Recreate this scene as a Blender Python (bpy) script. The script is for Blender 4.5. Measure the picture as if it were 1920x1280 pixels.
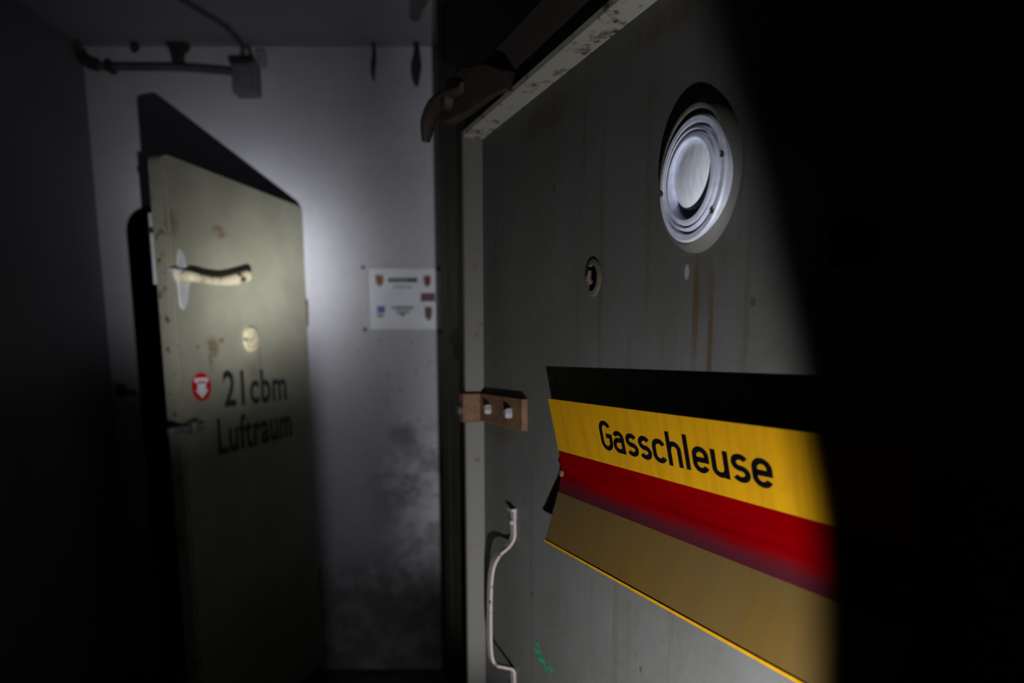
import bpy, bmesh, math, random
from mathutils import Vector, Matrix

# ---------------------------------------------------------------- clean start
for o in list(bpy.data.objects):
    bpy.data.objects.remove(o, do_unlink=True)
scene = bpy.context.scene
COL = scene.collection
R = math.radians

# ---------------------------------------------------------------- camera
cam_d = bpy.data.cameras.new('camera')
cam_d.sensor_width = 36.0
cam_d.sensor_fit = 'HORIZONTAL'
cam_d.lens = 23.44
cam_d.shift_y = 0.1105
cam_d.clip_start = 0.02
cam_d.dof.use_dof = True
cam_d.dof.focus_distance = 0.95
cam_d.dof.aperture_fstop = 2.4
cam = bpy.data.objects.new('camera', cam_d)
cam.location = (0, 0, 1.45)
cam.rotation_euler = (R(90 - 8.516), 0, 0)
COL.objects.link(cam)
scene.camera = cam

# ---------------------------------------------------------------- world, light, exposure
world = bpy.data.worlds.new('world')
scene.world = world
world.use_nodes = True
world.node_tree.nodes['Background'].inputs[0].default_value = (0, 0, 0, 1)
world.node_tree.nodes['Background'].inputs[1].default_value = 0.0

vs = scene.view_settings
vs.view_transform = 'Standard'
vs.look = 'None'
vs.exposure = 0.0
vs.gamma = 1.0
vs.use_curve_mapping = False

# one hand torch held below the lens: a bright centre beam inside a wide spill cone
TORCH = Vector((0.046, 0.04, 0.83))
AXIS = Vector((-0.31565, 0.88809, 0.33417))


def torch_light(name, watts, full_angle, blend, colour, radius=0.005, axis=AXIS):
    l = bpy.data.lights.new(name, 'SPOT')
    l.energy = watts
    l.spot_size = R(full_angle)
    l.spot_blend = blend
    l.color = colour
    l.shadow_soft_size = radius
    o = bpy.data.objects.new(name, l)
    o.location = TORCH
    o.rotation_euler = Vector(axis).to_track_quat('-Z', 'Y').to_euler()
    COL.objects.link(o)
    return o


torch = torch_light('torch', 39.5, 83.9, 0.17, (0.97, 0.98, 1.0))
HOT = Vector((math.cos(R(18.0)) * math.sin(R(-20.8)), math.cos(R(18.0)) * math.cos(R(20.8)), math.sin(R(18.0))))


def torch_pattern(light):
    """beam of the torch: a hot centre inside an uneven spill, strong low on the right, weak on the left and dimmed low there by an added mask"""
    light.use_nodes = True
    nt = light.node_tree
    em = nt.nodes['Emission']
    geo = nt.nodes.new('ShaderNodeNewGeometry')
    sep = nt.nodes.new('ShaderNodeSeparateXYZ')
    nt.links.new(geo.outputs['Incoming'], sep.inputs[0])

    def mt(op, a, b=0.0):
        n = nt.nodes.new('ShaderNodeMath')
        n.operation = op
        for i, v in enumerate((a, b)):
            if isinstance(v, bpy.types.NodeSocket):
                nt.links.new(v, n.inputs[i])
            else:
                n.inputs[i].default_value = v
        return n.outputs[0]

    def ramp(v, lo, hi, a, b, kind='SMOOTHSTEP'):
        n = nt.nodes.new('ShaderNodeMapRange')
        n.interpolation_type = kind
        nt.links.new(v, n.inputs[0])
        for i, x in enumerate((lo, hi, a, b)):
            n.inputs[i + 1].default_value = x
        return n.outputs[0]

    sgn = mt('SIGN', sep.outputs['Y'])
    x, y, z = (mt('MULTIPLY', sep.outputs[c], sgn) for c in 'XYZ')
    az = mt('MULTIPLY', mt('ARCTAN2', x, y), 57.29578)
    el = mt('MULTIPLY', mt('ARCSINE', z), 57.29578)
    dot = mt('ADD', mt('ADD', mt('MULTIPLY', x, HOT.x), mt('MULTIPLY', y, HOT.y)), mt('MULTIPLY', z, HOT.z))
    theta = mt('MULTIPLY', mt('ARCCOSINE', mt('MINIMUM', dot, 1.0)), 57.29578)
    beam = mt('DIVIDE', 15.0, mt('ADD', 1.0, mt('POWER', mt('DIVIDE', theta, 4.5), 2.8)))
    beam = mt('MULTIPLY', beam, ramp(az, -17.0, -8.0, 1.0, 0.65))
    side = ramp(az, -13.0, -4.0, 0.0, 1.0)
    right = mt('MULTIPLY', ramp(el, 4.0, 46.0, 3.7, 0.95, 'LINEAR'), ramp(az, -4.0, 22.0, 0.66, 1.30, 'LINEAR'))
    right = mt('MULTIPLY', right, ramp(el, -10.0, -1.0, 0.0, 1.0))
    left = mt('ADD', mt('MULTIPLY', ramp(az, -20.0, -14.0, 0.0, 0.14), ramp(el, 2.0, 10.0, 1.0, 0.0)), 0.12)
    spill = mt('ADD', mt('MULTIPLY', right, side), mt('MULTIPLY', left, mt('SUBTRACT', 1.0, side)))
    low_left_dim = mt('SUBTRACT', 1.0, mt('MULTIPLY', ramp(az, -18.5, -16.0, 0.975, 0.0), ramp(el, 6.0, 14.5, 1.0, 0.0)))  # added direction mask, dims the torch towards the lower left
    fade = ramp(az, -38.0, -26.0, 0.40, 1.0)
    total = mt('MULTIPLY', mt('MULTIPLY', mt('ADD', beam, spill), low_left_dim), fade)
    nt.links.new(total, em.inputs['Strength'])


torch_pattern(torch.data)

# ---------------------------------------------------------------- small helpers


def link(o, parent=None):
    COL.objects.link(o)
    if parent is not None:
        o.parent = parent
    return o


def obj(name, bm, mat, parent=None, label=None, smooth=False):
    me = bpy.data.meshes.new(name)
    bmesh.ops.recalc_face_normals(bm, faces=bm.faces[:])
    bm.to_mesh(me)
    bm.free()
    for m in (mat if isinstance(mat, (list, tuple)) else [mat]):
        me.materials.append(m)
    if smooth:
        for p in me.polygons:
            p.use_smooth = True
        try:
            me.set_sharp_from_angle(angle=R(38))
        except Exception:
            pass
    o = bpy.data.objects.new(name, me)
    if label:
        o['label'] = label
    return link(o, parent)


def empty(name, loc=(0, 0, 0), rz=0.0):
    o = bpy.data.objects.new(name, None)
    o.empty_display_size = 0.05
    o.location = loc
    o.rotation_euler = (0, 0, rz)
    return link(o)


def tag(o, label=None, cat=None, kind=None, group=None):
    for k, v in (('label', label), ('category', cat), ('kind', kind), ('group', group)):
        if v:
            o[k] = v
    return o


# Everything on a door or wall is laid out as (u along it, h out of it, z up); local y is -h.
def P(u, h, z):
    return Vector((u, -h, z))


def add_box(bm, u0, u1, h0, h1, z0, z1, bev=0.0, segs=1):
    vs_ = [bm.verts.new(P(u, h, z)) for u in (u0, u1) for h in (h0, h1) for z in (z0, z1)]
    idx = [(0, 1, 3, 2), (4, 6, 7, 5), (0, 4, 5, 1), (2, 3, 7, 6), (0, 2, 6, 4), (1, 5, 7, 3)]
    fs = [bm.faces.new([vs_[i] for i in f]) for f in idx]
    if bev > 0:
        es = list({e for f in fs for e in f.edges})
        bmesh.ops.bevel(bm, geom=es, offset=bev, segments=segs, affect='EDGES', profile=0.5)
    return bm


def boxm(*a, **k):
    return add_box(bmesh.new(), *a, **k)


def add_slab(bm, poly, h0, h1, bev=0.0, segs=2):
    """polygon [(u, z)...] pulled from depth h0 to h1; bev rounds the front rim"""
    a = [bm.verts.new(P(u, h0, z)) for u, z in poly]
    b = [bm.verts.new(P(u, h1, z)) for u, z in poly]
    n = len(poly)
    bm.faces.new(a[::-1])
    front = bm.faces.new(b)
    for i in range(n):
        j = (i + 1) % n
        bm.faces.new((a[i], a[j], b[j], b[i]))
    if bev > 0:
        bmesh.ops.bevel(bm, geom=list(front.edges), offset=bev, segments=segs, affect='EDGES', profile=0.5)
    return bm


def slabm(*a, **k):
    return add_slab(bmesh.new(), *a, **k)


def round_rect(u0, u1, z0, z1, r, n=6):
    out = []
    for cu, cz, a0 in ((u1 - r, z0 + r, -90), (u1 - r, z1 - r, 0), (u0 + r, z1 - r, 90), (u0 + r, z0 + r, 180)):
        for i in range(n + 1):
            a = R(a0 + 90 * i / n)
            out.append((cu + r * math.cos(a), cz + r * math.sin(a)))
    return out


def ellipse(cu, cz, su, sz, n=40):
    return [(cu + su * math.cos(2 * math.pi * i / n), cz + sz * math.sin(2 * math.pi * i / n)) for i in range(n)]


def add_lathe(bm, prof, cu, cz, su, sz, n=64, close=True):
    """profile [(radius factor, h)...] swept round the axis out of the surface"""
    rings = []
    for r, h in prof:
        if r < 1e-6:
            rings.append([bm.verts.new(P(cu, h, cz))])
        else:
            rings.append([bm.verts.new(P(cu + su * r * math.cos(2 * math.pi * i / n), h,
                                         cz + sz * r * math.sin(2 * math.pi * i / n))) for i in range(n)])
    for a, b in zip(rings, rings[1:]):
        for i in range(n):
            j = (i + 1) % n
            if len(a) == 1:
                bm.faces.new((a[0], b[i], b[j]))
            elif len(b) == 1:
                bm.faces.new((a[i], a[j], b[0]))
            else:
                bm.faces.new((a[i], a[j], b[j], b[i]))
    return bm


def smooth_path(pts, n=8):
    pts = [Vector(p) for p in pts]
    out = []
    for i in range(len(pts) - 1):
        p0 = pts[max(i - 1, 0)]
        p1, p2 = pts[i], pts[i + 1]
        p3 = pts[min(i + 2, len(pts) - 1)]
        for k in range(n):
            t = k / n
            out.append(0.5 * ((2 * p1) + (p2 - p0) * t + (2 * p0 - 5 * p1 + 4 * p2 - p3) * t * t
                              + (-p0 + 3 * p1 - 3 * p2 + p3) * t ** 3))
    out.append(pts[-1])
    return out


def add_tube(bm, pts, rad, n=12, flat=(1.0, 1.0)):
    """tube through points in plain xyz; rad a number or one per point; flat squeezes the section"""
    pts = [Vector(p) for p in pts]
    rads = rad if isinstance(rad, (list, tuple)) else [rad] * len(pts)
    rings = []
    up = None
    for i, p in enumerate(pts):
        d = (pts[min(i + 1, len(pts) - 1)] - pts[max(i - 1, 0)]).normalized()
        if up is None:
            up = Vector((0, 0, 1)) if abs(d.z) < 0.9 else Vector((1, 0, 0))
        s = d.cross(up).normalized()
        up = s.cross(d).normalized()
        rings.append([bm.verts.new(p + rads[i] * (flat[0] * math.cos(2 * math.pi * k / n) * s
                                                 + flat[1] * math.sin(2 * math.pi * k / n) * up)) for k in range(n)])
    for a, b in zip(rings, rings[1:]):
        for k in range(n):
            j = (k + 1) % n
            bm.faces.new((a[k], a[j], b[j], b[k]))
    bm.faces.new(rings[0][::-1])
    bm.faces.new(rings[-1])
    return bm


def tubem(pts, rad, n=12, flat=(1.0, 1.0)):
    return add_tube(bmesh.new(), pts, rad, n, flat)


def lerp_list(vals, n):
    out = []
    for i in range(n):
        t = i / (n - 1) * (len(vals) - 1)
        k = min(int(t), len(vals) - 2)
        out.append(vals[k] + (vals[k + 1] - vals[k]) * (t - k))
    return out


def text_bm(s, bold=0.0, spacing=1.0):
    """flat lettering as a mesh in its own x (right) / y (up), bounding box normalised to 0..1"""
    c = bpy.data.curves.new('lettering_curve', 'FONT')
    c.body = s
    c.size = 1.0
    c.offset = bold
    c.space_character = spacing
    c.resolution_u = 6
    o = bpy.data.objects.new('lettering_curve', c)
    COL.objects.link(o)
    dg = bpy.context.evaluated_depsgraph_get()
    me = bpy.data.meshes.new_from_object(o.evaluated_get(dg))
    bpy.data.objects.remove(o, do_unlink=True)
    bpy.data.curves.remove(c)
    bm = bmesh.new()
    bm.from_mesh(me)
    bpy.data.meshes.remove(me)
    xs = [v.co.x for v in bm.verts]
    x0, x1 = min(xs), max(xs)
    for v in bm.verts:
        v.co = Vector(((v.co.x - x0) / (x1 - x0), v.co.y, 0))
    return bm


def arc(cx, cy, rx, ry, a0, a1, n=14):
    return [(cx + rx * math.cos(R(a0 + (a1 - a0) * i / n)), cy + ry * math.sin(R(a0 + (a1 - a0) * i / n))) for i in range(n + 1)]


def sign_glyphs():
    """plain even-stroke road-sign letters: strokes and advance, capital height 1"""
    w, xh, r = 0.46, 0.73, 0.21
    b = 0.07                         # half a stroke: centre lines keep inside the body height
    t, m = xh - b, (xh) / 2
    G = [arc(0.27, 0.70, 0.20, 0.23, 25, 180) + arc(0.27, 0.30, 0.20, 0.23, 180, 360) + [(0.47, 0.50), (0.27, 0.50)]]
    a = [arc(0.22, t - 0.17, 0.17, 0.17, 155, 0) + [(0.39, b - 0.07)],
         [(0.39, 0.43), (0.20, 0.43)] + arc(0.20, 0.25, 0.17, 0.18, 90, 270) + [(0.26, b)] + arc(0.26, 0.20, 0.13, 0.13, 270, 350)]
    s_ = [arc(0.21, t - 0.15, 0.165, 0.15, 30, 180) + arc(0.21, t - 0.15, 0.165, 0.145, 180, 262) + arc(0.21, b + 0.15, 0.175, 0.145, 82, 0) + arc(0.21, b + 0.15, 0.175, 0.15, 0, -150)]
    c = [arc(0.24, t - 0.19, 0.18, 0.19, 25, 180) + arc(0.24, b + 0.19, 0.18, 0.19, 180, 335)]
    h = [[(0.07, 0.0), (0.07, 1.0)], [(0.07, t - 0.20)] + arc(0.24, t - 0.18, 0.17, 0.18, 150, 0) + [(0.41, 0.0)]]
    l = [[(0.07, 1.0), (0.07, 0.0)]]
    e = [[(0.06, m), (0.42, m)] + arc(0.24, t - 0.19, 0.18, 0.19, 0, 180) + arc(0.24, b + 0.19, 0.18, 0.19, 180, 335)]
    u = [[(0.07, xh)] + [(0.07, b + 0.20)] + arc(0.24, b + 0.17, 0.17, 0.17, 180, 350), [(0.41, xh), (0.41, 0.0)]]
    return {'G': (G, 0.60), 'a': (a, 0.56), 's': (s_, 0.51), 'c': (c, 0.53), 'h': (h, 0.58), 'l': (l, 0.25), 'e': (e, 0.56), 'u': (u, 0.58)}


def add_stroke(bm, pts, half, place):
    """flat ribbon of constant width along pts; place maps (x, y) to space"""
    pts = [Vector(p) for p in pts]
    clean = [pts[0]]
    for p in pts[1:]:
        if (p - clean[-1]).length > 1e-4:
            clean.append(p)
    L, Rr = [], []
    n = len(clean)
    for i, p in enumerate(clean):
        d0 = (clean[i] - clean[i - 1]).normalized() if i else None
        d1 = (clean[i + 1] - clean[i]).normalized() if i < n - 1 else None
        if d0 is None:
            nn, k = Vector((-d1.y, d1.x)), 1.0
        elif d1 is None:
            nn, k = Vector((-d0.y, d0.x)), 1.0
        else:
            d = (d0 + d1)
            d = d.normalized() if d.length > 1e-6 else d0
            nn = Vector((-d.y, d.x))
            k = min(1.6, 1.0 / max(0.3, nn.dot(Vector((-d0.y, d0.x)))))
        L.append(bm.verts.new(place(*(p + nn * half * k))))
        Rr.append(bm.verts.new(place(*(p - nn * half * k))))
    for i in range(n - 1):
        bm.faces.new((L[i], Rr[i], Rr[i + 1], L[i + 1]))


def thicken(bm, d):
    r = bmesh.ops.extrude_face_region(bm, geom=bm.faces[:])
    for v in [g for g in r['geom'] if isinstance(g, bmesh.types.BMVert)]:
        v.co += d
    return bm


# ---------------------------------------------------------------- materials
class Mat:
    def __init__(self, name):
        self.m = bpy.data.materials.new(name)
        self.m.use_nodes = True
        self.nt = self.m.node_tree
        self.b = self.nt.nodes['Principled BSDF']
        self.tc = self.nt.nodes.new('ShaderNodeTexCoord')

    def node(self, t, **kw):
        n = self.nt.nodes.new(t)
        for k, v in kw.items():
            setattr(n, k, v)
        return n

    def put(self, sock, v):
        if isinstance(v, bpy.types.NodeSocket):
            self.nt.links.new(v, sock)
        else:
            sock.default_value = v

    def mapped(self, loc=(0, 0, 0), scale=(1, 1, 1)):
        n = self.node('ShaderNodeMapping')
        self.nt.links.new(self.tc.outputs['Object'], n.inputs['Vector'])
        n.inputs['Location'].default_value = loc
        n.inputs['Scale'].default_value = scale
        return n.outputs[0]

    def noise(self, scale=10, detail=4, rough=0.55, stretch=(1, 1, 1), loc=(0, 0, 0), dist=0.0):
        n = self.node('ShaderNodeTexNoise')
        self.nt.links.new(self.mapped(loc, stretch), n.inputs['Vector'])
        n.inputs['Scale'].default_value = scale
        n.inputs['Detail'].default_value = detail
        n.inputs['Roughness'].default_value = rough
        n.inputs['Distortion'].default_value = dist
        return n.outputs[0]

    def ramp(self, v, lo, hi, a=0.0, b=1.0):
        n = self.node('ShaderNodeMapRange')
        n.interpolation_type = 'SMOOTHSTEP'
        self.put(n.inputs[0], v)
        n.inputs[1].default_value = lo
        n.inputs[2].default_value = hi
        n.inputs[3].default_value = a
        n.inputs[4].default_value = b
        return n.outputs[0]

    def math(self, op, a, b=0.0):
        n = self.node('ShaderNodeMath', operation=op)
        self.put(n.inputs[0], a)
        self.put(n.inputs[1], b)
        return n.outputs[0]

    def blob(self, u, z, ru, rz, soft=0.5):
        """1 inside an oval stain at (u, z) on the surface, 0 outside"""
        v = self.mapped((-u / ru, 0, -z / rz), (1 / ru, 0, 1 / rz))
        n = self.node('ShaderNodeVectorMath', operation='LENGTH')
        self.nt.links.new(v, n.inputs[0])
        return self.ramp(n.outputs['Value'], 1.0, 1.0 - soft)

    def mix(self, fac, a, b):
        n = self.node('ShaderNodeMix', data_type='RGBA')
        self.put(n.inputs[0], fac)
        for s, v in ((n.inputs[6], a), (n.inputs[7], b)):
            if isinstance(v, tuple):
                s.default_value = (*v[:3], 1)
            else:
                self.nt.links.new(v, s)
        return n.outputs[2]

    def finish(self, col, rough=0.6, metal=0.0, bump=None, bump_d=0.002, spec=0.5, coat=0.0):
        b = self.b
        if isinstance(col, tuple):
            b.inputs['Base Color'].default_value = (*col[:3], 1)
        else:
            self.nt.links.new(col, b.inputs['Base Color'])
        self.put(b.inputs['Roughness'], rough)
        self.put(b.inputs['Metallic'], metal)
        b.inputs['Specular IOR Level'].default_value = spec
        if coat:
            b.inputs['Coat Weight'].default_value = coat
            b.inputs['Coat Roughness'].default_value = 0.12
        if bump is not None:
            n = self.node('ShaderNodeBump')
            n.inputs['Distance'].default_value = bump_d
            n.inputs['Strength'].default_value = 0.6
            self.nt.links.new(bump, n.inputs['Height'])
            self.nt.links.new(n.outputs[0], b.inputs['Normal'])
        return self.m


def plain(name, col, rough=0.6, metal=0.0, var=0.25, scale=40, spec=0.5, bump=0.0006):
    k = Mat(name)
    n = k.noise(scale, 4)
    c = k.mix(k.ramp(n, 0.3, 0.7), tuple(x * (1 - var) for x in col), tuple(min(1, x * (1 + var)) for x in col))
    return k.finish(c, rough, metal, n, bump, spec)


RUST = (0.075, 0.034, 0.018)


def rusty(name, base, amount=0.5, scale=30, rough=0.7):
    k = Mat(name)
    n = k.noise(scale, 6, 0.65)
    n2 = k.noise(scale * 4, 3, loc=(3, 1, 2))
    f = k.ramp(n, 0.62 - amount * 0.4, 0.75 - amount * 0.4)
    c = k.mix(f, base, RUST)
    c = k.mix(k.math('MULTIPLY', k.ramp(n2, 0.45, 0.7), f), c, (0.05, 0.025, 0.015))
    return k.finish(c, rough, 0.0, n, 0.002)


# right-hand door: grey-green paint with drips and stains
def make_door2_paint():
    k = Mat('grey_green_door_paint')
    fine = k.noise(60, 4)
    big = k.noise(5, 5, 0.6)
    streak = k.noise(1.0, 5, 0.6, stretch=(34, 1, 1.6))
    c = k.mix(k.ramp(big, 0.35, 0.7), (0.055, 0.055, 0.05063), (0.0675, 0.0675, 0.06625))
    c = k.mix(k.ramp(fine, 0.4, 0.75, 0.0, 0.35), c, (0.05, 0.04875, 0.04375))
    c = k.mix(k.ramp(streak, 0.54, 0.74, 0.0, 0.55), c, (0.0375, 0.0325, 0.025))
    c = k.mix(k.ramp(k.noise(1.0, 4, 0.6, stretch=(50, 1, 2.5), loc=(7, 0, 3)), 0.58, 0.72, 0.0, 0.35), c, (0.08125, 0.08125, 0.07938))
    drip = k.noise(1.0, 4, 0.5, stretch=(90, 1, 6), loc=(1, 0, 5))
    # rust runs below the porthole, below the round hole and along the top bar
    for u, z, ru, rz, s in ((0.712, 1.50, 0.010, 0.10, 0.9), (0.741, 1.46, 0.008, 0.12, 0.85), (0.725, 1.53, 0.03, 0.06, 0.5),
                            (0.486, 1.60, 0.012, 0.30, 0.5), (0.43, 1.80, 0.010, 0.12, 0.5), (0.29, 1.86, 0.14, 0.045, 0.75),
                            (0.64, 1.87, 0.14, 0.030, 0.6), (0.08, 1.29, 0.12, 0.035, 0.6), (0.55, 1.02, 0.014, 0.25, 0.35)):
        f = k.math('MULTIPLY', k.math('MULTIPLY', k.blob(u, z, ru, rz, 0.8), s), k.ramp(drip, 0.3, 0.6, 0.35, 1.0))
        c = k.mix(f, c, (0.04688, 0.02875, 0.00875))
    # pale scrapes and small dark chips
    c = k.mix(k.math('MULTIPLY', k.blob(0.6925, 1.5526, 0.006, 0.012, 0.5), 0.8), c, (0.2125, 0.2125, 0.225))
    for u, z, r in ((0.809, 1.508, 0.006), (0.62, 0.99, 0.005), (0.30, 1.22, 0.004), (0.33, 1.73, 0.006), (0.25, 0.98, 0.006)):
        c = k.mix(k.blob(u, z, r, r * 1.3, 0.6), c, (0.05, 0.025, 0.01875))
    return k.finish(c, k.ramp(fine, 0.3, 0.7, 0.5, 0.7), 0.0, fine, 0.0007, 0.4)


def make_door1_paint():
    k = Mat('olive_door_paint')
    fine = k.noise(45, 4)
    big = k.noise(4, 5, 0.6)
    streak = k.noise(1.0, 4, 0.6, stretch=(22, 1, 1.4))
    c = k.mix(k.ramp(big, 0.35, 0.7), (0.32, 0.316, 0.235), (0.40, 0.395, 0.305))
    c = k.mix(k.ramp(streak, 0.55, 0.75, 0.0, 0.4), c, (0.30, 0.27, 0.19))
    c = k.mix(k.ramp(fine, 0.5, 0.8, 0.0, 0.3), c, (0.27, 0.26, 0.2))
    rough_n = k.noise(30, 5, 0.7, loc=(2, 0, 1))
    for u, z, ru, rz, s in ((0.252, 1.862, 0.055, 0.03, 0.7), (0.18, 1.475, 0.045, 0.05, 0.75), (0.225, 1.50, 0.022, 0.014, 0.85),
                            (0.105, 1.475, 0.012, 0.012, 0.7), (0.165, 1.43, 0.014, 0.05, 0.6), (0.40, 1.40, 0.06, 0.05, 0.3),
                            (0.44, 1.46, 0.02, 0.09, 0.4), (0.02, 1.85, 0.05, 0.06, 0.6), (0.79, 1.66, 0.02, 0.10, 0.8)):
        f = k.math('MULTIPLY', k.math('MULTIPLY', k.blob(u, z, ru, rz, 0.7), s), k.ramp(rough_n, 0.38, 0.52))
        c = k.mix(f, c, (0.17, 0.09, 0.045))
    return k.finish(c, 0.5, 0.0, fine, 0.0008, 0.4)


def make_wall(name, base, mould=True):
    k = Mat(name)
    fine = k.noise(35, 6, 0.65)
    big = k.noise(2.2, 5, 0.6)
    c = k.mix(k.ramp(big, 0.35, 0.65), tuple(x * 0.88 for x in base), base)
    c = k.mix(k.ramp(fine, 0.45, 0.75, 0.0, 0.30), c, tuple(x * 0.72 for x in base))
    if mould:
        spots = k.noise(9, 8, 0.72, loc=(4, 0, 2))
        tiny = k.noise(38, 4, 0.6, loc=(1, 0, 9))
        for x, z, rx, rz, s in ((-0.38, 0.85, 0.32, 0.42, 0.55), (-0.60, 0.20, 0.75, 0.55, 0.55), (-0.48, 1.10, 0.09, 0.07, 0.5)):
            f = k.math('MULTIPLY', k.math('MULTIPLY', k.blob(x, z, rx, rz, 0.7), s), k.ramp(spots, 0.40, 0.56))
            c = k.mix(f, c, (0.09, 0.075, 0.07))
        f = k.math('MULTIPLY', k.blob(-0.45, 1.25, 0.4, 0.9, 0.6), k.ramp(tiny, 0.62, 0.70, 0, 0.6))
        c = k.mix(f, c, (0.12, 0.10, 0.10))
        dark_foot = k.blob(-1.0, 0.0, 2.4, 0.62, 0.5)  # wall colour darker towards its foot
        c = k.mix(k.math('MULTIPLY', dark_foot, 0.6), c, (0.12, 0.11, 0.11))
        for x, z, rx, rz in ((-1.735, 1.31, 0.05, 0.05), (-1.71, 0.62, 0.04, 0.10)):
            c = k.mix(k.math('MULTIPLY', k.blob(x, z, rx, rz, 0.8), k.ramp(fine, 0.4, 0.6, 0, 0.8)), c, (0.32, 0.05, 0.05))
    return k.finish(c, 0.85, 0.0, fine, 0.003, 0.2)


M = {}
M['door2'] = make_door2_paint()
M['door1'] = make_door1_paint()
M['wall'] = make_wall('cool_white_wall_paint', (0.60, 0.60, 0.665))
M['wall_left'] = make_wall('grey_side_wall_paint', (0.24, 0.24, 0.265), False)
M['ceiling'] = make_wall('grey_ceiling_paint', (0.36, 0.355, 0.40), False)
M['floor'] = plain('dark_concrete_floor', (0.07, 0.067, 0.065), 0.9, var=0.35, scale=8)
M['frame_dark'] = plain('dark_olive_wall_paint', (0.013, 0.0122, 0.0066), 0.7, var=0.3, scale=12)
M['bar'] = rusty('worn_grey_bar_paint', (0.08438, 0.08125, 0.07375), 0.05, 24)
M['bar_top'] = rusty('worn_lit_bar_paint', (0.26, 0.25, 0.215), 0.22, 24)  # bar paint lightened on the top bar to stand for light it catches
M['margin'] = rusty('dark_rusty_margin', (0.042, 0.031, 0.027), 0.12, 14)
M['edge'] = rusty('worn_olive_edge', (0.34, 0.33, 0.26), 0.2, 20)
M['rust'] = rusty('rusty_iron', (0.105, 0.048, 0.017), 0.35, 45)
M['latch'] = rusty('dark_rusty_latch', (0.033, 0.023, 0.018), 0.15, 25)
M['steel'] = plain('worn_zinc_steel', (0.20, 0.19, 0.19), 0.55, 0.1, 0.2, 60)
M['handle'] = rusty('pale_worn_handle_steel', (0.225, 0.1938, 0.1875), 0.2, 50, 0.45)
M['white_metal'] = plain('bright_plated_metal', (0.80, 0.80, 0.84), 0.3, 0.35, 0.1, 50)
M['cream'] = rusty('cream_enamel', (0.70, 0.62, 0.42), 0.22, 24, 0.4)
M['dark'] = plain('dark_iron', (0.03, 0.03, 0.03), 0.6, 0.0, 0.3, 40)
M['black_paint'] = plain('black_paint', (0.002, 0.002, 0.003), 1.0, 0.0, 0.2, 60, spec=0.0, bump=0.0)
M['stencil'] = plain('faded_black_stencil_paint', (0.03, 0.03, 0.026), 0.7, 0.0, 0.4, 30)
M['void'] = plain('unlit_dark_wall', (0.02, 0.02, 0.02), 0.9, var=0.3, scale=6)
M['pipe'] = plain('dark_grey_conduit', (0.10, 0.10, 0.105), 0.6, var=0.2, scale=30)
M['box'] = plain('grey_plastic_box', (0.17, 0.17, 0.20), 0.5, var=0.12, scale=30)
M['boxblue'] = plain('pale_blue_plastic', (0.30, 0.33, 0.40), 0.5, var=0.1, scale=30)
M['paper'] = plain('white_notice_paper', (0.84, 0.87, 0.97), 0.6, var=0.04, scale=12, bump=0.0)
M['board'] = plain('pale_grey_board', (0.58, 0.58, 0.63), 0.5, var=0.06, scale=20, bump=0.0)
M['print_black'] = plain('printed_black', (0.04, 0.04, 0.05), 0.6, var=0.1, bump=0.0)
M['print_grey'] = plain('printed_grey', (0.24, 0.23, 0.26), 0.6, var=0.3, scale=120, bump=0.0)
M['print_orange'] = plain('printed_orange_brown', (0.32, 0.14, 0.08), 0.6, var=0.5, scale=90, bump=0.0)
M['print_red'] = plain('printed_dark_red', (0.26, 0.05, 0.06), 0.6, var=0.5, scale=90, bump=0.0)
M['print_plum'] = plain('printed_plum', (0.16, 0.07, 0.12), 0.6, var=0.5, scale=90, bump=0.0)
M['print_brown'] = plain('printed_brown', (0.16, 0.08, 0.06), 0.6, var=0.5, scale=90, bump=0.0)
M['print_blue'] = plain('printed_blue', (0.16, 0.18, 0.50), 0.6, var=0.4, scale=90, bump=0.0)
M['sticker_red'] = plain('sticker_red', (0.62, 0.006, 0.014), 0.4, var=0.08, bump=0.0)
M['sticker_white'] = plain('sticker_white', (0.86, 0.88, 0.92), 0.4, var=0.04, bump=0.0)
M['sticker_pink'] = plain('sticker_pink', (0.75, 0.25, 0.32), 0.4, var=0.2, bump=0.0)
M['green'] = plain('green_paint_smear', (0.0125, 0.125, 0.06875), 0.5, var=0.5, scale=120)


def sign_yellow():
    k = Mat('sign_yellow')
    n = k.noise(1.0, 4, 0.6, stretch=(60, 1, 8))
    g = k.noise(24, 5, 0.6)
    c = k.mix(k.ramp(n, 0.4, 0.7), (0.275, 0.138, 0.0008), (0.2313, 0.112, 0.0008))
    c = k.mix(k.ramp(g, 0.55, 0.8, 0, 0.35), c, (0.1625, 0.075, 0.005))
    return k.finish(c, 0.6, 0.0, None, spec=0.12)


def sign_red():
    """red stripe, purple on the lower side of the bend: dust and painted shade"""
    k = Mat('sign_red')
    n = k.noise(1.0, 4, 0.6, stretch=(6, 1, 90))
    dust_shade = k.noise(1.0, 4, 0.6, stretch=(9, 1, 26), loc=(3, 0, 1))
    c = k.mix(k.ramp(n, 0.4, 0.7), (0.100, 0.0, 0.0006), (0.070, 0.0, 0.0006))
    sep = k.node('ShaderNodeSeparateXYZ')
    k.nt.links.new(k.tc.outputs['Object'], sep.inputs[0])
    low = k.ramp(k.math('ADD', sep.outputs[2], k.math('MULTIPLY', dust_shade, 0.016)), 1.2560, 1.2300)
    c = k.mix(k.math('MULTIPLY', low, 0.85), c, (0.026, 0.007, 0.011))
    return k.finish(c, 0.9, 0.0, None, spec=0.0)


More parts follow.
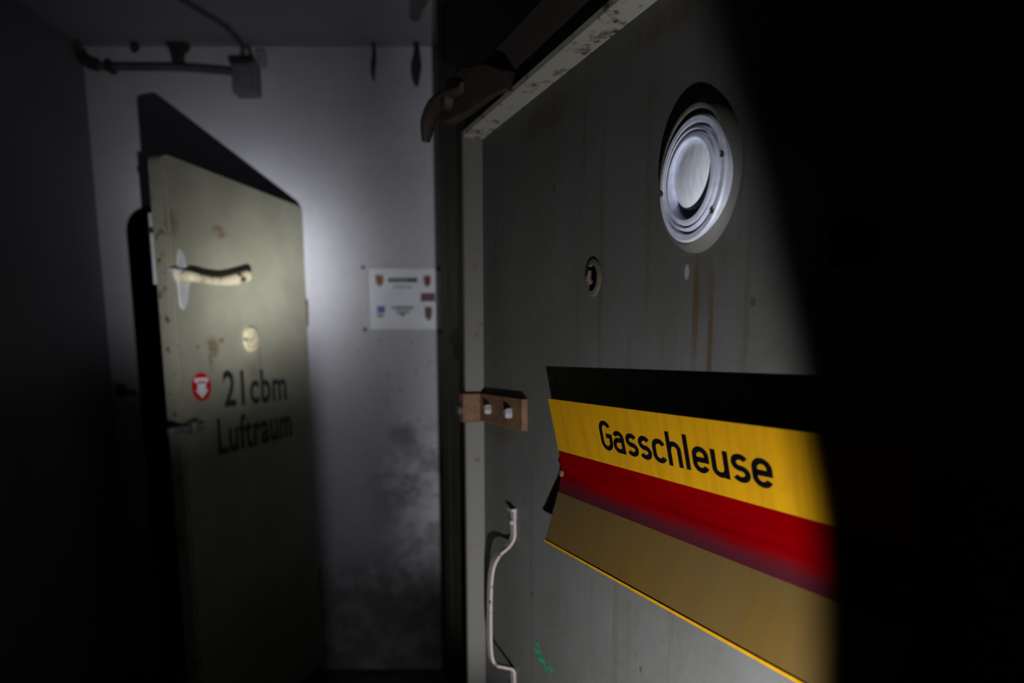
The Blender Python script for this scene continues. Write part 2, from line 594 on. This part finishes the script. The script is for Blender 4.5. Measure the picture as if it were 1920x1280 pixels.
def sign_lower():
    k = Mat('sign_yellow_shaded')  # same yellow sheet: shade of grazing light put into the colour, plus dust
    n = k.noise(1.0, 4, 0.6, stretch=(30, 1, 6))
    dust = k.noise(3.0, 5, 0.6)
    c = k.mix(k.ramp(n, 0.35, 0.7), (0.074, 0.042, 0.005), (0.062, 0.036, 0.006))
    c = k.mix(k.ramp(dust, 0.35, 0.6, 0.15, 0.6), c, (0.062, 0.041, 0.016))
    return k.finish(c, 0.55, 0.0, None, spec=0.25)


M['yellow'] = sign_yellow()
M['red'] = sign_red()
M['yellow_shaded'] = sign_lower()


def lens_metal():
    k = Mat('pale_blue_aluminium')
    n = k.noise(70, 5, 0.6)
    c = k.mix(k.ramp(n, 0.35, 0.75), (0.60, 0.63, 0.77), (0.80, 0.83, 0.96))
    return k.finish(c, 0.55, 0.35, n, 0.0006, 0.8)


def lens_glass():
    k = Mat('frosted_lens_glass')
    n = k.noise(1.0, 5, 0.6, stretch=(260, 1, 34), dist=0.4)
    c = k.mix(k.ramp(n, 0.35, 0.7), (0.74, 0.80, 0.97), (0.95, 0.97, 1.0))
    return k.finish(c, 0.25, 0.1, n, 0.0012, 0.8, 0.4)


M['lens_metal'] = lens_metal()
M['lens'] = lens_glass()

# ================================================================= SETTING
YW = 2.93          # face of the back wall
ZC = 2.69          # ceiling
# the back wall, with a round-cornered doorway cut through it
OX0, OX1, OZ = -1.632, -0.905, 2.068


def wall_with_opening():
    bm = bmesh.new()
    r = 0.10
    hole = [(OX0, 0.0)] + [(OX0 + r - r * math.cos(R(90 * i / 8)), OZ - r + r * math.sin(R(90 * i / 8))) for i in range(9)] \
        + [(OX1 - r + r * math.sin(R(90 * i / 8)), OZ - r + r * math.cos(R(90 * i / 8))) for i in range(9)] + [(OX1, 0.0)]
    outer = [(-1.95, 0.0), (-1.95, ZC + 0.1), (0.75, ZC + 0.1), (0.75, 0.0)]
    poly = [outer[0], outer[1], outer[2], outer[3]] + hole[::-1]
    a = [bm.verts.new((x, YW, z)) for x, z in poly]
    b = [bm.verts.new((x, YW + 0.25, z)) for x, z in poly]
    fa = bm.faces.new(a)
    fb = bm.faces.new(b[::-1])
    n = len(poly)
    for i in range(n):
        j = (i + 1) % n
        bm.faces.new((a[i], b[i], b[j], a[j]))
    bmesh.ops.triangulate(bm, faces=[fa, fb])
    return bm


tag(obj('wall_back', wall_with_opening(), M['wall']), kind='structure')
bm = bmesh.new()
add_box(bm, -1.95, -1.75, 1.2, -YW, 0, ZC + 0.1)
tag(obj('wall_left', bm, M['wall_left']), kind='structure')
tag(obj('floor', boxm(-1.95, 2.2, 1.2, -4.6, -0.1, 0.0), M['floor']), kind='structure')
tag(obj('ceiling', boxm(-1.95, 2.2, 1.2, -YW - 0.25, ZC, ZC + 0.15), M['ceiling']), kind='structure')
# the unlit passage beyond the left doorway, its darkness put into the wall colour
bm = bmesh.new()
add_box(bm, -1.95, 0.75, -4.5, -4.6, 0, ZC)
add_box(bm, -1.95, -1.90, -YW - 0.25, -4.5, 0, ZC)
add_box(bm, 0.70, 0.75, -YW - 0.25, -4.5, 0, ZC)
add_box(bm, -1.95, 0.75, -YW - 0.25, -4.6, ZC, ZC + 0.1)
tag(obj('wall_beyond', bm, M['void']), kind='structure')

# ---- frame of reference of the right-hand door
ANG2 = R(-66.0)
O2 = Vector((-0.0621, 1.4945, 0.0))
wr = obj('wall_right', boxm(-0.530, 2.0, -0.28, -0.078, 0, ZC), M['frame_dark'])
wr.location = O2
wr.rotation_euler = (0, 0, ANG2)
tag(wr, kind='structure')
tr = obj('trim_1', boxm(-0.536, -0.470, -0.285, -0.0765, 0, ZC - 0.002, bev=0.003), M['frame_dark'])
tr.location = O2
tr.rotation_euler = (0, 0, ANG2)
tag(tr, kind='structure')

# ================================================================= RIGHT DOOR  (local u, h, z)
d2 = empty('door_2', O2, ANG2)
tag(d2, 'grey steel bunker door at right with round porthole, seen at a slant', 'door', 'structure')
U1, ZB, ZT = 1.16, 0.12, 1.90
ML = 0.032
obj('panel', slabm(round_rect(-0.001, U1 + 0.001, ZB - 0.001, ZT + 0.001, 0.004, 2), -0.05, 0.0), M['door2'], d2)
# flat margin outside the raised bars
bm = bmesh.new()
MH = 0.028
add_box(bm, -ML, -0.010, -0.05, MH, ZB - 0.1, ZT + 0.118)
add_box(bm, U1 + 0.010, U1 + ML, -0.05, MH, ZB - 0.1, ZT + 0.118)
add_box(bm, -0.010, U1 + 0.010, -0.05, MH, ZT + 0.010, ZT + 0.118)
add_box(bm, -0.010, U1 + 0.010, -0.05, MH, ZB - 0.1, ZB - 0.010)
obj('margin', bm, M['margin'], d2, label='dark rusty flat margin outside the raised bars')
# raised bars around the panel
T = 0.014
obj('rim_bar', boxm(-T, 0.0, -0.001, 0.044, ZB - T, ZT + T, bev=0.002), M['bar'], d2)
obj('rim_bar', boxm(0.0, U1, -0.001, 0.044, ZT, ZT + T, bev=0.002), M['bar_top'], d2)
obj('rim_bar', boxm(U1, U1 + T, -0.001, 0.044, ZB - T, ZT + T, bev=0.002), M['bar'], d2)
obj('rim_bar', boxm(0.0, U1, -0.001, 0.044, ZB - T, ZB, bev=0.002), M['bar'], d2)

# porthole: flange, grooved ring, lens
bm = bmesh.new()
add_lathe(bm, [(1.0, 0.0), (1.0, 0.004), (0.97, 0.010), (0.93, 0.015), (0.90, 0.0175), (0.86, 0.0175), (0.84, 0.014), (0.82, 0.010), (0, 0.010)],
          0.714, 1.661, 0.068, 0.088, 72)
ph = obj('porthole', bm, M['bar'], d2, smooth=True, label='round flanged porthole, its face pale and grooved')
bm = bmesh.new()
g = [(1.17, 0.008), (1.17, 0.0185), (1.13, 0.0205), (1.03, 0.0205), (1.01, 0.0145), (0.97, 0.0145), (0.955, 0.021), (0.91, 0.0225), (0.885, 0.0175),
     (0.865, 0.0175), (0.85, 0.0225), (0.80, 0.024), (0.755, 0.024), (0.735, 0.006), (0, 0.006)]
add_lathe(bm, g, 0.7185, 1.6555, 0.052, 0.0612, 72)
obj('lens_ring', bm, M['lens_metal'], ph, smooth=True, label='pale bluish metal ring with turned grooves')
bm = bmesh.new()
add_lathe(bm, [(0.0, 0.0235), (0.35, 0.0225), (0.7, 0.0195), (0.9, 0.0155), (1.0, 0.0110), (1.0, 0.004)], 0.7125, 1.6655, 0.0362, 0.0425, 48)
obj('lens', bm, M['lens'], ph, smooth=True, label='frosted domed lens, bright in the torch light')
bm = bmesh.new()
add_lathe(bm, [(0.0, 0.0068), (1.0, 0.0068), (1.0, 0.006)], 0.7185, 1.6555, 0.0378, 0.0446, 48)  # black disc stands for the shade in the recess
obj('lens_gap_shade', bm, M['black_paint'], ph, label='black disc under the lens, painted shade of the gap')
bm = bmesh.new()
for a in (12, 185, 318):
    add_lathe(bm, [(1, 0.0205), (1, 0.0222), (0, 0.0222)], 0.7185 + 0.0555 * math.cos(R(a)), 1.6555 + 0.0655 * math.sin(R(a)), 0.0028, 0.0028, 10)
obj('ring_screws', bm, M['dark'], ph)
bm = bmesh.new()
for r0, r1, h in ((1.0, 0.972, 0.0149), (0.883, 0.867, 0.0180)):  # dark bands paint the shade at the bottom of the grooves
    add_lathe(bm, [(r0, h - 0.0006), (r0, h), (r1, h), (r1, h - 0.0006)], 0.7185, 1.6555, 0.052, 0.0612, 72)
obj('groove_shade', bm, M['dark'], ph, label='dark bands laid in the ring grooves as painted shade')

# small round hole with a bent washer
bm = bmesh.new()
add_lathe(bm, [(1.0, 0.0), (1.0, 0.003), (0.9, 0.0045), (0.70, 0.0045), (0.64, 0.001)], 0.466, 1.5685, 0.0225, 0.029, 32)
kh = obj('hole_ring', bm, M['door2'], d2, smooth=True)
bm = bmesh.new()
add_lathe(bm, [(1, 0.0005), (1, 0.0012), (0, 0.0012)], 0.464, 1.5695, 0.0155, 0.0215, 24)
obj('hole', bm, M['black_paint'], kh, label='black hole inside the washer')
bm = tubem([P(0.462, 0.001, 1.560), P(0.460, 0.006, 1.568), P(0.466, 0.007, 1.580)], [0.005, 0.0045, 0.003], 8)
obj('broken_pin', bm, M['latch'], kh, smooth=True)
bm = bmesh.new()
add_lathe(bm, [(1.0, 0.0), (1.0, 0.006), (0.85, 0.009), (0, 0.009)], 0.927, 1.554, 0.020, 0.024, 24)
obj('blank_plug', bm, M['black_paint'], d2, smooth=True)

# rusty catch plate that crosses the left bar
cp = obj('catch_plate', boxm(0.0, 0.229, 0.0, 0.013, 1.304, 1.3665, bev=0.0015), M['rust'], d2, label='rusty brown catch plate with two bolts')
bm = bmesh.new()
add_box(bm, -0.018, 0.012, 0.012, 0.054, 1.302, 1.3665, bev=0.003)
obj('catch_block', bm, M['rust'], cp)
obj('catch_pin', tubem([P(-0.002, 0.054, 1.330), P(-0.002, 0.064, 1.330)], 0.011, 14), M['dark'], cp, smooth=True)
for u in (0.066, 0.176):
    bm = bmesh.new()
    add_lathe(bm, [(1.0, 0.013), (1.0, 0.022), (0.75, 0.026), (0, 0.026)], u, 1.335, 0.0085, 0.0115, 6)
    obj('bolt_head', bm, M['steel'], cp, label='pale steel bolt head')

# strap pull handle
path = smooth_path([P(0.166, 0.003, 1.135), P(0.166, 0.003, 1.10), P(0.166, 0.004, 1.075), P(0.166, 0.016, 1.058), P(0.166, 0.036, 1.043), P(0.166, 0.050, 1.018),
                    P(0.166, 0.0555, 0.975), P(0.166, 0.057, 0.90), P(0.166, 0.0555, 0.835), P(0.166, 0.047, 0.808), P(0.166, 0.026, 0.797),
                    P(0.166, 0.006, 0.787), P(0.166, 0.003, 0.765), P(0.166, 0.003, 0.725)], 6)
bm = bmesh.new()
rings = []
for i, p in enumerate(path):
    d = (path[min(i + 1, len(path) - 1)] - path[max(i - 1, 0)]).normalized()
    s = Vector((1, 0, 0))
    nn = d.cross(s).normalized()
    rings.append([bm.verts.new(p + a * s * 0.0085 + b * nn * 0.0028) for a, b in ((-1, -1), (1, -1), (1, 1), (-1, 1))])
for a, b in zip(rings, rings[1:]):
    for q in range(4):
        bm.faces.new((a[q], a[(q + 1) % 4], b[(q + 1) % 4], b[q]))
bm.faces.new(rings[0][::-1])
bm.faces.new(rings[-1])
hd = obj('pull_handle', bm, M['handle'], d2, label='pale bent strap pull handle')
for z in (1.108, 0.748):
    bm = bmesh.new()
    add_lathe(bm, [(1.0, 0.004), (0.9, 0.0085), (0.5, 0.0105), (0, 0.011)], 0.166, z, 0.006, 0.006, 12)
    obj('rivet', bm, M['handle'], hd, smooth=True)
# folded end of the strap, standing out from the door above its upper foot
obj('foot_lip', boxm(0.150, 0.176, 0.0, 0.012, 1.132, 1.138), M['handle'], hd)

# green paint smear near the bottom
obj('paint_smear', slabm([(0.262, 0.886), (0.276, 0.889), (0.288, 0.878), (0.299, 0.868), (0.312, 0.862), (0.330, 0.864), (0.346, 0.858), (0.341, 0.853),
                          (0.322, 0.853), (0.300, 0.851), (0.284, 0.856), (0.272, 0.866), (0.266, 0.876)], 0.0, 0.0006), M['green'], d2, label='small smear of green paint')

# latch at the upper left corner
lp = obj('latch_plate', slabm([(-0.10, 1.955), (0.05, 1.935), (0.17, 1.925), (0.255, 1.905), (0.235, 1.945), (0.15, 1.985), (0.02, 2.030), (-0.08, 2.040), (-0.125, 2.02), (-0.13, 1.975)],
                              0.027, 0.052, 0.006), M['latch'], d2, label='dark rusty latch at the upper left corner')
pts = smooth_path([P(0.03, 0.046, 1.985), P(-0.06, 0.052, 2.000), P(-0.125, 0.060, 2.000), P(-0.165, 0.068, 1.975), P(-0.178, 0.070, 1.935)], 6)
obj('latch_lever', tubem(pts, lerp_list([0.017, 0.020, 0.022, 0.019, 0.010], len(pts)), 12, (1.0, 0.7)), M['latch'], lp, smooth=True)
bm = bmesh.new()
add_lathe(bm, [(1.0, 0.04), (1.0, 0.062), (0.8, 0.070), (0, 0.070)], -0.055, 1.990, 0.022, 0.022, 20)
obj('latch_hub', bm, M['latch'], lp, smooth=True)

# ================================================================= SIGN on the right door
sg = empty('warning_sign', O2, ANG2)
tag(sg, 'folded yellow and red Gasschleuse sign fixed across the grey door', 'sign')
SU0, SU1 = 0.396, 1.038
TOPH, TOPZ, FH, FZ, BH, BZ = 0.0430, 1.3777, 0.012, 1.2498, 0.0459, 1.1347
TH = 0.003


def flap(h_a, z_a, h_b, z_b, t=TH):
    """a flat strip between two lines (h, z), t thick on the side of the door"""
    d = Vector((h_b - h_a, z_b - z_a)).normalized()
    nrm = Vector((d.y, -d.x))
    if nrm.x > 0:
        nrm = -nrm
    bm = bmesh.new()
    q = [(h_a, z_a), (h_b, z_b), (h_b + nrm.x * t, z_b + nrm.y * t), (h_a + nrm.x * t, z_a + nrm.y * t)]
    a = [bm.verts.new(P(SU0, h, z)) for h, z in q]
    b = [bm.verts.new(P(SU1, h, z)) for h, z in q]
    bm.faces.new(a)
    bm.faces.new(b[::-1])
    for i in range(4):
        j = (i + 1) % 4
        bm.faces.new((a[j], a[i], b[i], b[j]))
    return bm


k = 0.0405 / 0.1316            # the red strip takes the lower part of the upper face
RH, RZ = FH + (TOPH - FH) * k, FZ + (TOPZ - FZ) * k
obj('yellow_face', flap(RH, RZ, TOPH, TOPZ), M['yellow'], sg)
kl = 0.034 / 0.1200
LH, LZ = FH + (BH - FH) * kl, FZ + (BZ - FZ) * kl
obj('lower_flap', flap(BH, BZ, LH, LZ), M['yellow_shaded'], sg, label='dusty yellow lower flap leaning outwards, shade painted in its colour')
# the red stripe runs round the bend between the two flaps
bm = bmesh.new()
front, back = [], []
for i in range(15):
    t = i / 14
    h = (1 - t) ** 2 * RH + 2 * t * (1 - t) * FH + t * t * LH
    z = (1 - t) ** 2 * RZ + 2 * t * (1 - t) * FZ + t * t * LZ
    front.append((h, z))
    back.append((h - 0.003, z))
prof = front + back[::-1]
a = [bm.verts.new(P(SU0, h, z)) for h, z in prof]
b = [bm.verts.new(P(SU1, h, z)) for h, z in prof]
n = len(prof)
for i in range(n):
    j = (i + 1) % n
    bm.faces.new((a[i], a[j], b[j], b[i]))
ca = [bm.faces.new((a[i], a[i + 1], a[n - 2 - i], a[n - 1 - i])) for i in range(14)]
cb_ = [bm.faces.new((b[i], b[i + 1], b[n - 2 - i], b[n - 1 - i])) for i in range(14)]
obj('red_band', bm, M['red'], sg, smooth=True, label='deep red stripe along the bend')
bm = bmesh.new()
add_box(bm, SU0, SU1, BH - 0.0035, BH + 0.0012, BZ - 0.0025, BZ + 0.0012)
obj('edge_strip', bm, M['yellow'], sg, label='bright yellow edge strip along the bottom')
fold = P(0, FH, FZ)
upd = (P(0, TOPH, TOPZ) - fold).normalized()
outn = Vector((1, 0, 0)).cross(upd).normalized()
if outn.y > 0:
    outn = -outn
bm = bmesh.new()
GL = sign_glyphs()
WORD = 'Gasschleuse'
total = sum(GL[ch][1] for ch in WORD) - 0.10
kx, ky = (0.8810 - 0.5470) / total, 0.0452
pen, lift = 0.0, 0.0004
for ch in WORD:
    strokes, adv = GL[ch]
    for st_ in strokes:
        lift += 0.000004
        add_stroke(bm, st_, 0.072, lambda x, y: fold + Vector((0.5470 + (pen + x) * kx, 0, 0)) + upd * (0.0632 + y * ky) + outn * lift)
    pen += adv
obj('lettering', bm, M['black_paint'], sg, label='black word Gasschleuse')
# worn fixing at the left end of the fold, and its twin at the right
for u in (SU0 + 0.004, SU1 - 0.012):
    bm = bmesh.new()
    add_box(bm, u - 0.010, u + 0.010, 0.0, FH + 0.004, FZ - 0.006, FZ + 0.006, bev=0.002)
    add_lathe(bm, [(1.0, FH + 0.003), (0.9, FH + 0.007), (0, FH + 0.009)], u, FZ, 0.0065, 0.0065, 12)
    obj('fixing', bm, M['rust'], sg)

# ================================================================= LEFT DOOR  (local e along it, h towards us, z)
ANG1 = R(76.137)
O1 = Vector((-1.0537, 2.1078, 0.0))
d1 = empty('door_1', O1, ANG1)
tag(d1, 'olive steel door standing open at left, lit by the torch, marked 21cbm', 'door', 'structure')
W1, D1 = 0.785, 0.046
leaf = round_rect(0.0, W1, 0.06, 2.05, 0.030, 6)
obj('leaf', slabm(leaf, -D1, 0.0, 0.004), [M['door1']], d1)
bm = slabm(round_rect(-0.0015, 0.0, 0.09, 2.02, 0.0005, 1), -D1 + 0.004, -0.004)
obj('edge_strip', bm, M['edge'], d1, label='worn bare edge of the leaf')
obj('edge_bead', boxm(0.012, 0.018, 0.0, 0.003, 0.10, 2.01), M['edge'], d1)
# hinges at the wall side
for z in (0.45, 1.62):
    obj('hinge', tubem([P(W1 + 0.004, -0.004, z - 0.05), P(W1 + 0.008, -0.004, z + 0.05)], 0.007, 14), M['rust'], d1, smooth=True, label='rusty barrel hinge')
# lever handle with its plate
ec = obj('handle_plate', slabm([(0.036, 1.600), (0.050, 1.592), (0.066, 1.612), (0.072, 1.660), (0.092, 1.690), (0.092, 1.712), (0.070, 1.728), (0.062, 1.770),
                                (0.050, 1.778), (0.042, 1.750), (0.036, 1.722), (0.014, 1.708), (0.014, 1.690), (0.034, 1.668)], 0.0, 0.007, 0.002),
         M['white_metal'], d1, label='bright plated handle plate')
pts = smooth_path([P(0.040, 0.0, 1.694), P(0.040, 0.03, 1.692), P(0.050, 0.048, 1.690), P(0.10, 0.052, 1.688), P(0.17, 0.052, 1.690), P(0.25, 0.052, 1.704), P(0.315, 0.052, 1.722), P(0.333, 0.052, 1.728)], 6)
lv = obj('lever_handle', tubem(pts, lerp_list([0.020, 0.018, 0.016, 0.013, 0.014, 0.020, 0.021, 0.010], len(pts)), 14, (0.8, 1.0)), M['cream'], d1, smooth=True, label='cream curved lever handle')
obj('hub_shelf', boxm(-0.002, 0.085, 0.0, 0.022, 1.704, 1.713, bev=0.002), M['white_metal'], ec)
# domed cover over the keyhole
bm = bmesh.new()
add_lathe(bm, [(1.0, 0.0), (1.0, 0.006), (0.9, 0.014), (0.5, 0.020), (0.0, 0.021)], 0.385, 1.506, 0.041, 0.047, 36)
obj('keyhole_cover', bm, M['cream'], d1, smooth=True, label='cream round cover with a rusty side')
# sliding bolt
bt = obj('slide_bolt', boxm(-0.075, 0.075, 0.012, 0.032, 1.206, 1.228, bev=0.003), M['steel'], d1, label='steel slide bolt across the near edge')
obj('bolt_guide', boxm(0.018, 0.040, 0.0, 0.038, 1.196, 1.238, bev=0.003), M['steel'], bt)
# lock rod down the back of the near edge
rd = obj('lock_rod', boxm(-0.006, 0.006, -D1 - 0.010, -D1 - 0.001, 1.665, 1.878, bev=0.002), M['white_metal'], d1, label='pale lock rod behind the near edge')
obj('rod_guide', boxm(-0.008, 0.02, -D1 - 0.013, -D1 + 0.001, 1.818, 1.836, bev=0.002), M['dark'], rd)
# round sticker with a white arrow
sc, sz_, sr = 0.1106, 1.3453, 0.047
st = obj('arrow_sticker', slabm(ellipse(sc, sz_, sr, sr, 40), 0.0, 0.0008), M['sticker_red'], d1, label='round red sticker with a white down arrow')
obj('arrow', slabm([(sc + a * sr, sz_ + b * sr) for a, b in ((-0.42, 0.22), (0.42, 0.22), (0.42, -0.22), (0.66, -0.22), (0.0, -0.80), (-0.66, -0.22), (-0.42, -0.22))], 0.0008, 0.0014), M['sticker_white'], st)
obj('banner', slabm([(sc + a * sr, sz_ + b * sr) for a, b in ((-0.70, 0.62), (0.70, 0.62), (0.64, 0.30), (-0.64, 0.30))], 0.0008, 0.0014), M['sticker_white'], st)
obj('banner_print', slabm([(sc + a * sr, sz_ + b * sr) for a, b in ((-0.36, 0.42), (0.40, 0.42), (0.40, 0.24), (-0.36, 0.24))], 0.0014, 0.0017), M['sticker_pink'], st)


def stencil(s, e0, e1, z0, z1, height, bold, name_label):
    bm = text_bm(s, bold=bold, spacing=1.06)
    sc_ = height / 0.70
    for v in bm.verts:
        z = z0 + (z1 - z0) * v.co.x
        v.co = P(e0 + (e1 - e0) * v.co.x, 0.0004, z + v.co.y * sc_)
    thicken(bm, Vector((0, -0.0004, 0)))
    obj('lettering', bm, M['stencil'], d1, label=name_label)


stencil('21cbm', 0.218, 0.604, 1.2735, 1.2745, 0.121, 0.020, 'black stencilled 21cbm')
stencil('Luftraum', 0.174, 0.628, 1.112, 1.125, 0.121, 0.020, 'faded black word Luftraum')

# ================================================================= THINGS ON THE BACK WALL
# notice
nb = empty('notice', (0, YW, 0))
tag(nb, 'white printed notice screwed to the back wall between the two doors', 'notice')
obj('board', slabm(round_rect(-0.640, -0.300, 1.552, 1.822, 0.006, 3), 0.0, 0.003), M['board'], nb)
obj('sheet', boxm(-0.610, -0.306, 0.003, 0.0036, 1.561, 1.812), M['paper'], nb, label='white printed sheet')
PH0, PH1 = 0.0036, 0.0040


def px(x, y):
    """place on the sheet: x, y from 0 (left, bottom) to 1"""
    return -0.610 + 0.304 * x, 1.561 + 0.251 * y


def crest(cx, cy, rx, ry, mat):
    u, z = px(cx, cy)
    a, b = rx * 0.304, ry * 0.251
    poly = [(u - a, z + b), (u + a, z + b), (u + a, z - 0.1 * b), (u + 0.7 * a, z - 0.6 * b), (u, z - b), (u - 0.7 * a, z - 0.6 * b), (u - a, z - 0.1 * b)]
    obj('emblem', slabm(poly, PH0, PH1), M[mat], nb)


crest(0.145, 0.80, 0.055, 0.10, 'print_orange')
crest(0.815, 0.79, 0.050, 0.10, 'print_red')
crest(0.825, 0.25, 0.052, 0.12, 'print_brown')
u0, z0 = px(0.72, 0.46)
u1, z1 = px(0.92, 0.60)
obj('emblem', boxm(u0, u1, PH0, PH1, z0, z1), M['print_plum'], nb)
u0, z0 = px(0.10, 0.26)
u1, z1 = px(0.21, 0.38)
obj('emblem', boxm(u0, u1, PH0, PH1, z0, z1), M['print_blue'], nb)
random.seed(4)


def print_line(name, x0, x1, y, h, mat, words):
    bm = bmesh.new()
    x = x0
    step = (x1 - x0) / words
    for i in range(words):
        w = step * random.uniform(0.75, 0.94)
        a, z = px(x, y - h / 2)
        b, zz = px(x + w, y + h / 2)
        add_box(bm, a, b, PH0, PH1, z, zz)
        x += step
    o = obj(name, bm, M[mat], nb)
    return o


print_line('printed_heading', 0.27, 0.68, 0.815, 0.075, 'print_black', 9)
print_line('printed_line', 0.34, 0.60, 0.70, 0.028, 'print_grey', 5)
print_line('printed_line', 0.31, 0.62, 0.355, 0.050, 'print_grey', 6)
print_line('printed_line', 0.37, 0.56, 0.285, 0.045, 'print_grey', 3)
print_line('printed_line', 0.42, 0.50, 0.235, 0.035, 'print_black', 1)
print_line('printed_line', 0.10, 0.20, 0.215, 0.045, 'print_grey', 2)
for x, z, m in ((-0.634, 1.558, 'rust'), (-0.635, 1.817, 'steel'), (-0.313, 1.549, 'dark'), (-0.316, 1.812, 'dark')):
    bm = bmesh.new()
    add_lathe(bm, [(1.0, 0.0), (1.0, 0.006), (0.7, 0.009), (0.0, 0.0095)], x, z, 0.0085, 0.0085, 12)
    obj('screw', bm, M[m], nb, smooth=True)

# conduit pipe with a bend at the left
pts = smooth_path([P(-1.735, 0.05, 2.688), P(-1.735, 0.05, 2.665), P(-1.722, 0.045, 2.630), P(-1.68, 0.035, 2.603), P(-1.60, 0.03, 2.600), P(-1.35, 0.03, 2.598), P(-1.20, 0.03, 2.588), P(-1.128, 0.03, 2.582)], 8)
cd = empty('conduit_pipe', (0, YW, 0))
tag(cd, 'dark conduit pipe along the top of the back wall above the open door', 'pipe')
obj('tube', tubem(pts, 0.0135, 12), M['pipe'], cd, smooth=True)
obj('elbow', tubem(smooth_path([P(-1.728, 0.048, 2.645), P(-1.720, 0.045, 2.626), P(-1.70, 0.040, 2.610), P(-1.67, 0.035, 2.603)], 5), 0.021, 12), M['dark'], cd, smooth=True)
obj('wall_clip', boxm(-1.640, -1.612, 0.0, 0.050, 2.582, 2.618, bev=0.004), M['dark'], cd)

# junction box
jb = empty('junction_box', (0, YW, 0))
tag(jb, 'grey electrical junction box at the right end of the conduit', 'junction box')
obj('body', slabm(round_rect(-1.128, -1.028, 2.492, 2.615, 0.012, 4), 0.0, 0.055, 0.006), M['box'], jb, smooth=True)
obj('lid', slabm(round_rect(-1.122, -1.046, 2.496, 2.600, 0.010, 4), 0.055, 0.064, 0.004), M['box'], jb, smooth=True)
obj('top_clip', boxm(-1.136, -1.048, 0.008, 0.060, 2.606, 2.624, bev=0.004), M['dark'], jb)
for x in (-1.088, -1.052):
    bm = tubem([(x, -0.030, 2.610), (x, -0.030, 2.640)], 0.011, 12)
    obj('cable_gland', bm, M['dark'], jb, smooth=True)

# cables from the box up to and along the ceiling
pts = smooth_path([Vector((-1.088, YW - 0.030, 2.636)), Vector((-1.084, YW - 0.032, 2.662)), Vector((-1.080, YW - 0.055, 2.677)), Vector((-1.083, 2.76, 2.679)), Vector((-1.106, 2.68, 2.679)),
                   Vector((-1.150, 2.567, 2.679)), Vector((-1.26, 2.25, 2.679)), Vector((-1.35, 1.9, 2.679)), Vector((-1.40, 1.5, 2.679))], 6)
cb = obj('ceiling_cable', tubem(pts, 0.0095, 10), M['pipe'], smooth=True)
tag(cb, 'dark cable running along the ceiling from the junction box', 'cable')
pts = smooth_path([Vector((-1.052, YW - 0.030, 2.636)), Vector((-1.058, YW - 0.030, 2.660)), Vector((-1.068, YW - 0.030, 2.682))], 6)
c2 = obj('short_cable', tubem(pts, 0.008, 10), M['pipe'], smooth=True)
tag(c2, 'short upright cable stub from junction box top to the ceiling', 'cable')
pb = obj('cable_outlet', slabm(round_rect(-1.040, -1.000, 2.610, 2.672, 0.008, 3), 0.0, 0.02, 0.004), M['boxblue'])
pb.location = (0, YW, 0)
tag(pb, 'small pale bluish outlet on the wall above the junction box', 'outlet')

# iron hanger that carries the conduit
hg = obj('pipe_hanger', slabm([(-1.388, 2.6895), (-1.302, 2.6895), (-1.308, 2.672), (-1.328, 2.656), (-1.334, 2.613), (-1.368, 2.613), (-1.370, 2.656), (-1.384, 2.672)], 0.010, 0.048, 0.003), M['dark'])
hg.location = (0, YW, 0)
tag(hg, 'dark T-shaped iron hanger between ceiling and conduit pipe', 'bracket')


def peg(x, z0, z1, r0, r1, label):
    n = 7
    zs = [z1 + (z0 - z1) * i / (n - 1) for i in range(n)]
    pts = [P(x + 0.004 * math.sin(i), 0.035, z) for i, z in enumerate(zs)]
    rs = lerp_list([r0, r0, r1, r1 * 0.95, r1 * 0.4], n)
    o = obj('iron_peg', tubem(pts, rs, 10), M['dark'], smooth=True)
    o.location = (0, YW, 0)
    tag(o, label, 'peg', group='iron pegs hanging below the ceiling')


peg(-1.518, 2.655, 2.6895, 0.014, 0.016, 'short dark peg under the ceiling, left of the T-shaped hanger')
peg(-0.558, 2.548, 2.6895, 0.007, 0.010, 'thin dark peg hanging at the ceiling above the notice')
peg(-0.386, 2.528, 2.6895, 0.012, 0.021, 'thick dark peg hanging at the ceiling nearest the right door')

# iron catch on the wall beside the left doorway
kc = empty('wall_catch', (0, YW, 0))
tag(kc, 'small dark iron catch on the wall left of the doorway', 'catch')
obj('base_plate', boxm(-1.735, -1.690, 0.0, 0.006, 1.265, 1.325, bev=0.002), M['rust'], kc)
obj('catch_arm', tubem([P(-1.715, 0.004, 1.296), P(-1.71, 0.03, 1.294), P(-1.66, 0.038, 1.286), P(-1.628, 0.036, 1.280)], [0.008, 0.010, 0.011, 0.008], 10), M['dark'], kc, smooth=True)
